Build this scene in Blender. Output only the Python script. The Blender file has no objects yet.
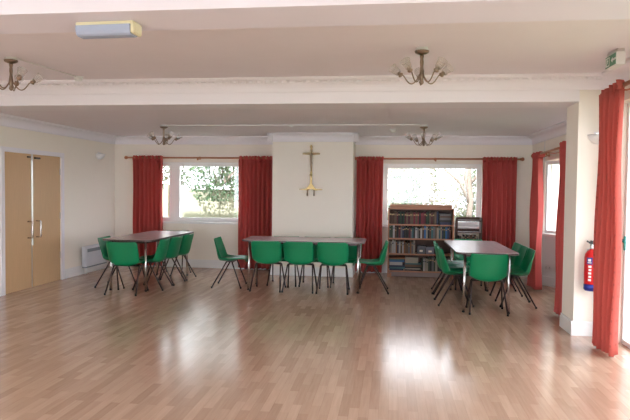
import bpy, bmesh, math, random
from mathutils import Vector, Matrix
PI = math.pi
R = math.radians
sc = bpy.context.scene
C = sc.collection

# ------------------------------------------------------------ camera
F_PX = 593.66
ya, pi_, ro = R(7.338), R(-2.025), R(0.639)
fw = Vector((-math.sin(ya)*math.cos(pi_), math.cos(ya)*math.cos(pi_), math.sin(pi_)))
rt = Vector((math.cos(ya), math.sin(ya), 0)); up = rt.cross(fw)
r2 = math.cos(ro)*rt + math.sin(ro)*up
u2 = -math.sin(ro)*rt + math.cos(ro)*up
cam = bpy.data.objects.new('camera', bpy.data.cameras.new('camera')); C.objects.link(cam)
m = Matrix.Identity(4)
for i in range(3):
    m[i][0] = r2[i]; m[i][1] = u2[i]; m[i][2] = -fw[i]
m[0][3], m[1][3], m[2][3] = 0, 0, 1.5
cam.matrix_world = m
cam.data.sensor_width = 36; cam.data.lens = F_PX*36/630; cam.data.clip_start = .05; cam.data.clip_end = 200
sc.camera = cam

# ------------------------------------------------------------ world, light, exposure
W = bpy.data.worlds.new('sky'); sc.world = W; W.use_nodes = True
nt = W.node_tree; bg = nt.nodes['Background']
bg.inputs[0].default_value = (.87, .93, 1.0, 1); bg.inputs[1].default_value = 1.0
sc.view_settings.view_transform = 'Standard'; sc.view_settings.look = 'None'
sc.view_settings.gamma = 1; sc.view_settings.use_curve_mapping = False
sc.view_settings.exposure = 3.12

sun = bpy.data.objects.new('sun', bpy.data.lights.new('sun', 'SUN')); C.objects.link(sun)
sun.data.energy = 3.2; sun.data.angle = R(2); sun.data.color = (.92, .94, 1.0)
sun.rotation_euler = Vector((.25, 1.0, -.80)).to_track_quat('-Z', 'Y').to_euler()

def portal(name, loc, sx, sy, direction):
    L = bpy.data.lights.new(name, 'AREA'); L.shape = 'RECTANGLE'; L.size = sx; L.size_y = sy
    L.cycles.is_portal = True
    o = bpy.data.objects.new(name, L); C.objects.link(o); o.location = loc
    o.rotation_euler = Vector(direction).to_track_quat('-Z', 'Z' if abs(direction[2]) < .9 else 'Y').to_euler()
    q = Vector(direction).normalized()
    o.rotation_euler = Matrix((Vector((-q.y, q.x, 0)), Vector((0, 0, 1)), -q)).transposed().to_euler()
    return o
portal('daylight_portal', (-3.65, 11.1, 1.41), 2.2, 1.2, (0, -1, 0))
portal('daylight_portal', (.7, 11.1, 1.41), 1.9, 1.2, (0, -1, 0))
portal('daylight_portal', (2.95, 8.58, 1.42), 1.9, 1.2, (-1, 0, 0))
portal('daylight_portal', (2.55, 3.7, 1.2), 5.1, 2.5, (-1, 0, 0))
portal('daylight_portal', (-5.55, -.4, 1.45), 5.4, 2.1, (1, 0, 0))
portal('daylight_portal', (-1.6, -4.3, 1.35), 6.4, 2.2, (0, 1, 0))

# ------------------------------------------------------------ materials
def mat(name, col, rough=.6, metal=0, spec=.5, **k):
    M = bpy.data.materials.new(name); M.use_nodes = True
    b = M.node_tree.nodes['Principled BSDF']
    b.inputs['Base Color'].default_value = (*col, 1); b.inputs['Roughness'].default_value = rough
    b.inputs['Metallic'].default_value = metal; b.inputs['Specular IOR Level'].default_value = spec
    if 'coat' in k: b.inputs['Coat Weight'].default_value = k['coat']; b.inputs['Coat Roughness'].default_value = k.get('coatr', .1)
    if 'trans' in k: b.inputs['Transmission Weight'].default_value = k['trans']
    if k.get('noise'):
        n, l = M.node_tree.nodes, M.node_tree.links
        tc = n.new('ShaderNodeTexCoord'); mp = n.new('ShaderNodeMapping'); nz = n.new('ShaderNodeTexNoise'); mx = n.new('ShaderNodeMix')
        mx.data_type = 'RGBA'
        mp.inputs['Scale'].default_value = k.get('scale', (1, 1, 1))
        nz.inputs['Scale'].default_value = k.get('ns', 8); nz.inputs['Detail'].default_value = 4
        l.new(tc.outputs['Object'], mp.inputs[0]); l.new(mp.outputs[0], nz.inputs['Vector'])
        a = k['noise']
        mx.inputs['A'].default_value = (*[c*(1-a) for c in col], 1); mx.inputs['B'].default_value = (*[min(1, c*(1+a)) for c in col], 1)
        l.new(nz.outputs['Fac'], mx.inputs['Factor']); l.new(mx.outputs['Result'], b.inputs['Base Color'])
        if k.get('bump'):
            bp = n.new('ShaderNodeBump'); bp.inputs['Strength'].default_value = k['bump']; bp.inputs['Distance'].default_value = .01
            l.new(nz.outputs['Fac'], bp.inputs['Height']); l.new(bp.outputs[0], b.inputs['Normal'])
    return M

M_WALL = mat('cream_wall_paint', (.90, .83, .75), .75, noise=.02, ns=3)
M_CEIL = mat('ceiling_paint', (.84, .785, .83), .85, noise=.02, ns=4)
M_BEAM = mat('white_trim_paint', (.86, .82, .86), .6)
M_SKIRT = mat('white_gloss_paint', (.82, .80, .80), .35)
M_UPVC = mat('white_window_plastic', (.88, .88, .88), .3)
M_GREEN = mat('green_polypropylene', (.0, .205, .078), .4, noise=.05, ns=30)
M_LEG = mat('brown_black_steel', (.035, .018, .016), .35, .3)
M_RUB = mat('black_rubber', (.01, .01, .01), .8)
M_CHROME = mat('chrome', (.6, .58, .58), .22, 1)
M_BRASS = mat('polished_brass', (.30, .21, .10), .32, 1)
M_ABRASS = mat('antique_brass', (.30, .22, .165), .32, 1)
M_WHITE = mat('white_plastic', (.78, .77, .76), .4)
M_CREAMP = mat('aged_cream_plastic', (.72, .66, .45), .5)
M_DIFF = mat('pale_blue_grey_diffuser', (.36, .42, .56), .25)
M_TABLE = mat('grey_brown_laminate', (.42, .345, .36), .26, 0, .9, noise=.12, ns=3, scale=(1, 9, 1))
M_EDGE = mat('dark_table_edging', (.07, .045, .04), .4)
M_SHELF = mat('orange_brown_wood', (.40, .17, .09), .42, noise=.18, ns=6, scale=(1, 1, 12))
M_DARKW = mat('dark_brown_wood', (.07, .03, .022), .6, noise=.18, ns=6)
M_POLE = mat('mahogany_pole_wood', (.46, .18, .09), .35, noise=.2, ns=10)
M_DOOR = mat('beech_veneer', (.62, .40, .22), .4, noise=.10, ns=5, scale=(2, 14, .8))
M_RED = mat('extinguisher_red', (.62, .012, .015), .3)
M_BLUE = mat('extinguisher_blue', (.02, .03, .25), .4)
M_BLACK = mat('black_plastic', (.015, .015, .015), .4)
M_PAPER = mat('page_edges', (.72, .66, .55), .8)
M_FRIT = mat('frosted_glass', (.85, .8, .75), .35, trans=.6)
M_SIGN = mat('exit_sign_green', (.10, .30, .19), .4)
M_SILV = mat('brushed_aluminium', (.62, .61, .60), .3, .9)
M_HEAT = mat('heater_enamel', (.66, .68, .74), .35)
M_GRILLE = mat('heater_grille_grey', (.25, .29, .32), .5)

def glass_mat():
    M = bpy.data.materials.new('window_glass'); M.use_nodes = True
    n, l = M.node_tree.nodes, M.node_tree.links; n.clear()
    o = n.new('ShaderNodeOutputMaterial'); t = n.new('ShaderNodeBsdfTransparent'); g = n.new('ShaderNodeBsdfGlossy'); x = n.new('ShaderNodeMixShader')
    g.inputs['Roughness'].default_value = .02; x.inputs[0].default_value = .06
    l.new(t.outputs[0], x.inputs[1]); l.new(g.outputs[0], x.inputs[2]); l.new(x.outputs[0], o.inputs[0]); return M
M_GLASS = glass_mat()

def shade_mat():
    M = bpy.data.materials.new('smoked_shade_glass'); M.use_nodes = True
    n, l = M.node_tree.nodes, M.node_tree.links; n.clear()
    o = n.new('ShaderNodeOutputMaterial'); t = n.new('ShaderNodeBsdfTransparent'); g = n.new('ShaderNodeBsdfPrincipled'); x = n.new('ShaderNodeMixShader')
    g.inputs['Base Color'].default_value = (.62, .55, .50, 1); g.inputs['Roughness'].default_value = .1; x.inputs[0].default_value = .2
    l.new(t.outputs[0], x.inputs[1]); l.new(g.outputs[0], x.inputs[2]); l.new(x.outputs[0], o.inputs[0]); return M
M_SHADE = shade_mat()

def floor_mat():
    M = bpy.data.materials.new('beech_strip_floor'); M.use_nodes = True
    n, l = M.node_tree.nodes, M.node_tree.links; b = n['Principled BSDF']
    tc = n.new('ShaderNodeTexCoord'); mp = n.new('ShaderNodeMapping'); mp.inputs['Rotation'].default_value = (0, 0, PI/2)
    br = n.new('ShaderNodeTexBrick'); br.offset = .37; br.squash = 1
    br.inputs['Color1'].default_value = (.42, .27, .19, 1); br.inputs['Color2'].default_value = (.54, .365, .265, 1)
    br.inputs['Mortar'].default_value = (.38, .235, .16, 1)
    for k, v in (('Scale', 1), ('Mortar Size', .0009), ('Mortar Smooth', .3), ('Bias', 0), ('Brick Width', .43), ('Row Height', .066)): br.inputs[k].default_value = v
    l.new(tc.outputs['Object'], mp.inputs[0]); l.new(mp.outputs[0], br.inputs['Vector'])
    m2 = n.new('ShaderNodeMapping'); m2.inputs['Scale'].default_value = (14, .9, 1)
    nz = n.new('ShaderNodeTexNoise'); nz.inputs['Scale'].default_value = 4; nz.inputs['Detail'].default_value = 5
    l.new(tc.outputs['Object'], m2.inputs[0]); l.new(m2.outputs[0], nz.inputs['Vector'])
    mx = n.new('ShaderNodeMix'); mx.data_type = 'RGBA'; mx.blend_type = 'MULTIPLY'; mx.inputs['Factor'].default_value = .35
    cr = n.new('ShaderNodeValToRGB'); cr.color_ramp.elements[0].color = (.7, .66, .62, 1); cr.color_ramp.elements[1].color = (1, 1, 1, 1)
    cr.color_ramp.elements[0].position = .3; cr.color_ramp.elements[1].position = .65
    l.new(nz.outputs['Fac'], cr.inputs[0]); l.new(br.outputs['Color'], mx.inputs['A']); l.new(cr.outputs[0], mx.inputs['B'])
    l.new(mx.outputs['Result'], b.inputs['Base Color'])
    b.inputs['Roughness'].default_value = .19; b.inputs['Specular IOR Level'].default_value = .6
    return M
M_FLOOR = floor_mat()

def curtain_mat(name, col, tr, dk=1):
    M = bpy.data.materials.new(name); M.use_nodes = True
    n, l = M.node_tree.nodes, M.node_tree.links; b = n['Principled BSDF']; o = n['Material Output']
    b.inputs['Roughness'].default_value = .85; b.inputs['Specular IOR Level'].default_value = .2
    uv = n.new('ShaderNodeUVMap'); mp = n.new('ShaderNodeMapping'); mp.inputs['Scale'].default_value = (9, 9, 1)
    vo = n.new('ShaderNodeTexVoronoi'); vo.inputs['Scale'].default_value = 1; vo.inputs['Randomness'].default_value = .05
    l.new(uv.outputs[0], mp.inputs[0]); l.new(mp.outputs[0], vo.inputs['Vector'])
    ra = n.new('ShaderNodeValToRGB'); ra.color_ramp.elements[0].position = .09; ra.color_ramp.elements[1].position = .13
    ra.color_ramp.elements[0].color = (*[c*dk for c in col], 1); ra.color_ramp.elements[1].color = (*col, 1)
    l.new(vo.outputs['Distance'], ra.inputs[0]); l.new(ra.outputs[0], b.inputs['Base Color'])
    t = n.new('ShaderNodeBsdfTranslucent'); l.new(ra.outputs[0], t.inputs[0])
    x = n.new('ShaderNodeMixShader'); x.inputs[0].default_value = tr
    l.new(b.outputs[0], x.inputs[1]); l.new(t.outputs[0], x.inputs[2]); l.new(x.outputs[0], o.inputs[0])
    return M
M_CURT = curtain_mat('red_curtain_cloth', (.60, .115, .105), .22)
M_CURTD = curtain_mat('dotted_red_curtain_cloth_lit', (.66, .16, .13), .38, .8)  # daylight put into the colour: paler red than the other curtains

# ------------------------------------------------------------ mesh helpers
class MB:
    def __init__(s): s.bm = bmesh.new()
    def box(s, x0, y0, z0, x1, y1, z1, rz=0, piv=None, bev=0):
        r = bmesh.ops.create_cube(s.bm, size=1)['verts']
        for v in r:
            v.co = Vector(((x0+x1)/2+v.co.x*(x1-x0), (y0+y1)/2+v.co.y*(y1-y0), (z0+z1)/2+v.co.z*(z1-z0)))
        if bev:
            es = list({e for v in r for e in v.link_edges})
            r = list({v for f in bmesh.ops.bevel(s.bm, geom=es, offset=bev, segments=2, affect='EDGES')['faces'] for v in f.verts} | {v for v in r if v.is_valid})
        if rz:
            p = Vector(piv or ((x0+x1)/2, (y0+y1)/2, 0)); q = Matrix.Rotation(rz, 3, 'Z')
            for v in r: v.co = q @ (v.co-p)+p
        return s
    def tube(s, pts, rad, n=10, cap=True):
        pts = [Vector(p) for p in pts]; rs = rad if isinstance(rad, (list, tuple)) else [rad]*len(pts)
        rings = []; prev = None
        for i, p in enumerate(pts):
            a = pts[max(0, i-1)]; b = pts[min(len(pts)-1, i+1)]; d = (b-a).normalized()
            if prev is None:
                t = Vector((0, 0, 1)) if abs(d.z) < .9 else Vector((1, 0, 0)); u = d.cross(t).normalized()
            else: u = (prev-d*prev.dot(d)).normalized()
            prev = u; w = d.cross(u)
            rings.append([s.bm.verts.new(p+(u*math.cos(2*PI*k/n)+w*math.sin(2*PI*k/n))*rs[i]) for k in range(n)])
        for i in range(len(rings)-1):
            for k in range(n):
                f = s.bm.faces.new((rings[i][k], rings[i][(k+1) % n], rings[i+1][(k+1) % n], rings[i+1][k])); f.smooth = True
        if cap:
            s.bm.faces.new(rings[0][::-1]); s.bm.faces.new(rings[-1])
        return s
    def lathe(s, prof, c=(0, 0, 0), n=20, axis=(0, 0, 1)):
        q = Vector((0, 0, 1)).rotation_difference(Vector(axis).normalized()).to_matrix(); c = Vector(c)
        rings = [[s.bm.verts.new(c+q @ Vector((max(r, 1e-4)*math.cos(2*PI*k/n), max(r, 1e-4)*math.sin(2*PI*k/n), z))) for k in range(n)] for r, z in prof]
        for i in range(len(rings)-1):
            for k in range(n):
                f = s.bm.faces.new((rings[i][k], rings[i][(k+1) % n], rings[i+1][(k+1) % n], rings[i+1][k])); f.smooth = True
        s.bm.faces.new(rings[0][::-1]); s.bm.faces.new(rings[-1]); return s
    def prism(s, pts, a, b, f):
        # pts: 2D outline; f(u,v,t)->xyz, extruded t from a to b
        A = [s.bm.verts.new(f(u, v, a)) for u, v in pts]; B = [s.bm.verts.new(f(u, v, b)) for u, v in pts]
        n = len(pts)
        for i in range(n): s.bm.faces.new((A[i], A[(i+1) % n], B[(i+1) % n], B[i]))
        s.bm.faces.new(A[::-1]); s.bm.faces.new(B); return s
    def sphere(s, c, r, sc_=(1, 1, 1), n=12):
        v = bmesh.ops.create_uvsphere(s.bm, u_segments=n, v_segments=max(6, n//2), radius=r)['verts']
        for q in v: q.co = Vector((q.co.x*sc_[0]+c[0], q.co.y*sc_[1]+c[1], q.co.z*sc_[2]+c[2]))
        for q in v:
            for f in q.link_faces: f.smooth = True
        return s
    def build(s, name, material, parent=None, **p):
        bmesh.ops.recalc_face_normals(s.bm, faces=s.bm.faces)
        me = bpy.data.meshes.new(name); s.bm.to_mesh(me); s.bm.free(); me.materials.append(material)
        o = bpy.data.objects.new(name, me); C.objects.link(o)
        if parent: o.parent = parent
        for k, v in p.items(): o[k] = v
        return o
def struct(name, mb, m, parent=None):
    o = mb.build(name, m, parent)
    if not parent: o['kind'] = 'structure'
    return o
def thing(name, label, cat, loc=(0, 0, 0), rz=0, group=None):
    o = bpy.data.objects.new(name, None); C.objects.link(o); o.empty_display_size = .1
    o.location = loc; o.rotation_euler = (0, 0, rz); tag(o, label, cat, group); return o
def tag(o, label, cat, group=None, kind=None):
    o['label'] = label; o['category'] = cat
    if group: o['group'] = group
    if kind: o['kind'] = kind
    return o
def copy_tree(o, parent=None):
    c = o.copy(); C.objects.link(c)
    if parent: c.parent = parent
    for ch in list(o.children): copy_tree(ch, c)
    return c

# ------------------------------------------------------------ room shell
XL, YB, YC, XR, XN = -5.25, 10.76, 10.12, 2.42, 2.2
ZA, ZM = 2.457, 2.70            # alcove ceiling, main ceiling
YP0, YP1, XP = 6.47, 6.89, 1.905
YREAR = -4.0
struct('floor', MB().box(XL-.3, YREAR-.3, -.12, 3.1, YB+.3, 0), M_FLOOR)
def wall_x(mb, y0, y1, x0, x1, z1, ops):     # wall running along X with openings (xa,xb,za,zb)
    cur = x0
    for xa, xb, za, zb in sorted(ops):
        mb.box(cur, y0, 0, xa, y1, z1)
        if za > 0: mb.box(xa, y0, 0, xb, y1, za)
        if zb < z1: mb.box(xa, y0, zb, xb, y1, z1)
        cur = xb
    mb.box(cur, y0, 0, x1, y1, z1); return mb
def wall_y(mb, x0, x1, y0, y1, z1, ops):
    cur = y0
    for a, b, za, zb in sorted(ops):
        mb.box(x0, cur, 0, x1, a, z1)
        if za > 0: mb.box(x0, a, 0, x1, b, za)
        if zb < z1: mb.box(x0, a, zb, x1, b, z1)
        cur = b
    mb.box(x0, cur, 0, x1, y1, z1); return mb
W1 = (-4.75, -2.62, .86, 1.98); W2 = (-.16, 1.58, .86, 1.975)
struct('wall_back', wall_x(MB(), YB, YB+.3, XL-.3, 3.1, 2.9, [W1, W2]), M_WALL)
DR = (7.49, 8.90, 0, 1.965)
struct('wall_left', wall_y(MB(), XL-.25, XL, YREAR-.3, YB, 2.9, [(-3.1, 2.3, .4, 2.5), DR]), M_WALL)
struct('wall_chimney_breast', MB().box(-2.054, YC, 0, -.66, YB, ZA), M_WALL)
FR = (1.2, 6.22, 0, 2.38)
struct('wall_right', wall_y(MB(), XN, XN+.3, YREAR-.3, YP0, 2.9, [FR]), M_WALL)
struct('wall_pier', MB().box(XP, YP0, 0, XN+.55, YP1, 2.9), M_WALL)
BY = (7.25, 9.9, 0, 1.985)
struct('wall_alcove', wall_y(MB(), XR, XR+.12, YP1, YB, 2.9, [BY]), M_WALL)
RR = (-4.8, 1.7, .2, 2.5)
struct('wall_rear', wall_x(MB(), YREAR-.3, YREAR, XL-.3, 3.1, 2.9, [RR]), M_WALL)
struct('ceiling', MB().box(XL-.3, YREAR-.3, ZM, 3.1, YP0, 2.95), M_CEIL)
struct('ceiling_alcove', MB().box(XL-.3, YP1, ZA, 3.1, YB+.3, 2.95), M_CEIL)
# dropped beam between main room and alcove, and the nearer cross beam
struct('trim_1', MB().box(XL, YP0-.02, 2.432, XP, YP1+.01, ZM+.1), M_BEAM)
struct('trim_2', MB().box(XL, 2.99, 2.42, XN, 3.37, ZM+.05), mat('lilac_white_beam_paint', (.80, .78, .88), .6))
# cornices: cove profile (u out from wall, v down from ceiling)
def cove(w, h):
    pts = [(0, 0), (w, 0), (w, .018), (w-.012, .02)]
    for i in range(7):
        a = i/6*PI/2
        pts.append((w-.02-(w-.035)*math.sin(a)*1.0, .03+(h-.05)*(1-math.cos(a))))
    pts += [(.015, h-.012), (.008, h), (0, h)]
    return pts
def cornice(mb, w, h, z, p0, p1, nrm):
    nx, ny = nrm; d = (p1[0]-p0[0], p1[1]-p0[1])
    mb.prism(cove(w, h), 0, 1, lambda u, v, t: Vector((p0[0]+d[0]*t+nx*u, p0[1]+d[1]*t+ny*u, z-v)))
c = MB(); cornice(c, .11, .15, ZA, (XL, YP1), (XL, YB), (1, 0)); struct('trim_3', c, M_BEAM)
c = MB(); cornice(c, .11, .15, ZA, (XL, YB), (-2.054, YB), (0, -1)); cornice(c, .11, .15, ZA, (-.66, YB), (XR, YB), (0, -1)); struct('trim_4', c, M_BEAM)
c = MB(); cornice(c, .09, .15, ZA, (-2.054-.09, YC), (-.66+.09, YC), (0, -1)); cornice(c, .09, .15, ZA, (-2.054, YB), (-2.054, YC-.09), (-1, 0)); cornice(c, .09, .15, ZA, (-.66, YC-.09), (-.66, YB), (1, 0)); struct('trim_5', c, M_BEAM)
c = MB(); cornice(c, .12, .15, ZA, (XR, YB), (XR, YP1), (-1, 0)); struct('trim_6', c, M_BEAM)
c = MB(); cornice(c, .13, .15, ZM, (XL, YP0-.02), (XN, YP0-.02), (0, -1)); 
x = XL
while x < XN-.1:
    c.box(x, YP0-.112, ZM-.055, x+.05, YP0-.095, ZM-.035); x += .09
struct('trim_7', c, M_BEAM)
c = MB(); cornice(c, .13, .15, ZM, (XN, YP0), (XN, 3.37), (-1, 0)); struct('trim_8', c, M_BEAM)
# skirting
def skirt(name, segs):
    mb = MB()
    for x0, y0, x1, y1 in segs:
        mb.box(x0, y0, 0, x1, y1, .125); 
        cx0, cy0, cx1, cy1 = x0, y0, x1, y1
        if abs(x1-x0) < abs(y1-y0):
            if x0 < -5 or abs(x0+.66) < .03 : cx1 -= .01
            else: cx0 += .01
        else: cy0 += .01
        mb.box(cx0, cy0, .125, cx1, cy1, .15)
    return struct(name, mb, M_SKIRT)
skirt('baseboard_left', [(XL, YREAR, XL+.022, 7.40), (XL, 8.99, XL+.022, YB)])
skirt('baseboard_back', [(XL, YB-.022, -2.054, YB), (-.66, YB-.022, XR, YB)])
skirt('baseboard_chimney_breast', [(-2.076, YC-.022, -.638, YC), (-2.076, YC, -2.054, YB), (-.66, YC, -.638, YB)])
skirt('baseboard_pier', [(XP-.022, YP0-.022, XN, YP0), (XP-.022, YP0, XP, YP1)])
skirt('baseboard_alcove', [(XR-.022, 9.9, XR, YB), (XR-.022, YP1, XR, 7.25)])
skirt('baseboard_right', [(XN-.022, 6.22, XN, YP0-.02)])

# ------------------------------------------------------------ windows
def window(name, p0, p1, z0, z1, nrm, bars, fr=.07, hbars=(), sill=True):
    """frame from p0 to p1 (plan), outward normal nrm; bars = fractions with half widths"""
    root = bpy.data.objects.new(name, None); C.objects.link(root); root['kind'] = 'structure'
    p0 = Vector((*p0, 0)); p1 = Vector((*p1, 0)); d = p1-p0; L = d.length; d.normalize(); ang = math.atan2(d.y, d.x)
    root.location = p0; root.rotation_euler = (0, 0, ang)
    f = MB(); dp = .06
    e = .002; f.box(fr, -dp/2, z0+e, L-fr, dp/2, z0+fr).box(fr, -dp/2, z1-fr, L-fr, dp/2, z1-e).box(e, -dp/2, z0+e, fr, dp/2, z1-e).box(L-fr, -dp/2, z0+e, L-e, dp/2, z1-e)
    for t, hw in bars: f.box(t-hw, -dp/2-.005, z0+fr*.5, t+hw, dp/2+.005, z1-fr*.5)
    for a, b, z, hw in hbars: f.box(a, -dp/2, z-hw, b, dp/2, z+hw)
    f.build('window_frame', M_UPVC, root)
    g = MB(); g.box(.01, -.004, z0+.01, L-.01, .004, z1-.01); g.build('glass_pane', M_GLASS, root)
    if sill:
        s = MB(); side = 1 if nrm > 0 else -1
        s.box(-.04, min(side*.03, side*.20), z0-.035, L+.04, max(side*.03, side*.20), z0, bev=.006); s.build('window_sill', M_SKIRT, root)
    return root
# side -1 = room side below the frame line for windows running +X
window('window_1', (W1[0], YB+.12), (W1[1], YB+.12), W1[2], W1[3], -1, [(.66, .10)], .075)
window('window_2', (W2[0], YB+.12), (W2[1], YB+.12), W2[2], W2[3], -1, [], .085)
window('window_3', (XN+.12, FR[0]), (XN+.12, FR[1]), 0.0, FR[3], 1, [(1.25, .06), (2.5, .06), (3.75, .06)], .05, sill=False)
window('window_4', (RR[0], YREAR-.12), (RR[1], YREAR-.12), RR[2], RR[3], 1, [(2, .05), (4, .05)], .08, sill=False)  # unseen opening behind the camera, added to let in daylight
window('window_8', (XL-.12, 2.3), (XL-.12, -3.1), .4, 2.5, 1, [(1.35, .05), (2.7, .05), (4.05, .05)], .08, sill=False)  # unseen left-wall opening, added to brighten the interior
# bay in the alcove side wall
bay = [(2.42, 9.9), (2.80, 9.25), (2.80, 7.9), (2.42, 7.25)]
BZ = .84
for i in range(3):
    a, b = Vector((*bay[i], 0)), Vector((*bay[i+1], 0)); d = (b-a).normalized(); n_ = Vector((d.y, -d.x, 0)) * -1
    L = (b-a).length; ang = math.atan2(d.y, d.x)
    mb = MB(); mb.box(-.02, 0, 0, L+.02, .1, BZ); mb.box(-.02, 0, 1.975, L+.02, .1, 2.9)
    o = struct('wall_bay_%s' % ('far', 'middle', 'near')[i], mb, M_SKIRT); o.location = a; o.rotation_euler = (0, 0, ang)
    mb = MB(); mb.box(0, -.022, 0, L, 0, .15)
    o = struct('baseboard_bay_%s' % ('far', 'middle', 'near')[i], mb, M_SKIRT); o.location = a; o.rotation_euler = (0, 0, ang)
    w = window('window_%d' % (5+i), (a.x+.05*-n_.x*-1, a.y+.05*n_.y), (b.x+.05*n_.x, b.y+.05*n_.y), BZ, 1.975, -1, [(L/2, .03)] if i != 1 else [(.45, .03), (.9, .03)], .045)
struct('ceiling_bay', MB().box(XR+.12, 7.2, 1.985, 2.95, 9.95, 2.4), M_CEIL)

# ------------------------------------------------------------ double doors
d1 = bpy.data.objects.new('door_1', None); C.objects.link(d1); d1['kind'] = 'structure'; d1.location = (XL, 7.49, 0)
f = MB(); f.box(.0005, -.075, 0, .02, .0, 2.03).box(.0005, 1.41, 0, .02, 1.485, 2.03).box(.0005, 0, 1.965, .02, 1.41, 2.03); f.build('door_frame', M_BEAM, d1)
ym = .655
for k, (a, b) in enumerate(((.001, ym-.012), (ym+.028, 1.409))):
    lf = MB().box(-.055, a, .001, -.012, b, 1.9645).build('door_leaf', M_DOOR, d1)
    hy = (b-.085) if k == 0 else (a+.085)
    MB().tube([(-.014, hy, .74), (.055, hy, .74), (.06, hy, .75), (.06, hy, .97), (.055, hy, .98), (-.014, hy, .98)], .011).build('pull_handle', M_CHROME, lf)
    he = .0 if k == 0 else 1.406
    for z in (.35, .98, 1.68): MB().box(-.02, he-.008, z, .0, he+.012, z+.10).build('hinge', M_SILV, lf)
g = MB().box(-.04, ym-.012, .62, -.02, ym+.028, 1.88).build('glazed_slit', M_GLASS, d1)
MB().box(-.05, ym-.012, .001, -.02, ym+.028, .62).build('meeting_strip', M_SILV, d1)
MB().box(-.05, ym-.014, .62, -.006, ym-.004, 1.90).box(-.05, ym+.020, .62, -.006, ym+.030, 1.90).box(-.05, ym-.012, 1.88, -.006, ym+.028, 1.9645).build('slit_bead', M_SILV, d1)
MB().box(-.012, ym-.11, 1.91, .012, ym-.05, 1.93).box(-.012, ym+.06, 1.90, .025, ym+.17, 1.925).build('door_catch', M_BLACK, d1)

# ------------------------------------------------------------ curtain poles and curtains
def pole(p0, p1, z, label, group, wall, brackets=(.5,), fin=(1, 1), rad=.016):
    p0 = Vector((*p0, z)); p1 = Vector((*p1, z)); d = (p1-p0).normalized()
    t = thing('curtain_pole', label, 'curtain pole', p0, 0, group)
    MB().tube([(0, 0, 0), p1-p0], rad, 12).build('rod', M_POLE, t)
    for s, on in ((0, fin[0]), (1, fin[1])):
        if on:
            c0 = (p1-p0)*s; MB().sphere(c0+d*(.03 if s else -.03), .032, n=14).lathe([(.02, -.012), (.024, 0), (.02, .012)], c0+d*(0), axis=d).build('finial', M_POLE, t)
    for b in brackets:
        q = (p1-p0)*b; w = Vector((*wall, 0))
        MB().tube([q+Vector((0, 0, -.012)), q+w*.5+Vector((0, 0, -.02)), q+w], .009, 8).lathe([(.028, 0), (.028, .012), (.01, .015)], q+w, axis=-w.normalized()).box(q.x-.012, q.y-.012, -.045, q.x+.012, q.y+.012, -.012).build('bracket', M_POLE, t)
    return t
PZ = 2.052
pole((-4.93, YB-.13), (-2.09, YB-.13), PZ, 'long wooden curtain pole over the window left of the cross', None, (0, .13), (.04, .48))
pole((-.63, YB-.13), (2.20, YB-.13), PZ, 'wooden curtain pole over the window behind the bookcases', None, (0, .13), (.49, .97))
pole((2.2, 9.72), (2.08, 7.05), 2.06, 'wooden curtain pole over the bay in the side wall', None, (.22, 0), (.04, .36))
pole((2.04, 6.05), (2.04, 1.0), 2.46, 'wooden curtain pole over the near glazed opening on the right', None, (.16, 0), (.05, .5), (0, 1), .02)

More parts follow.
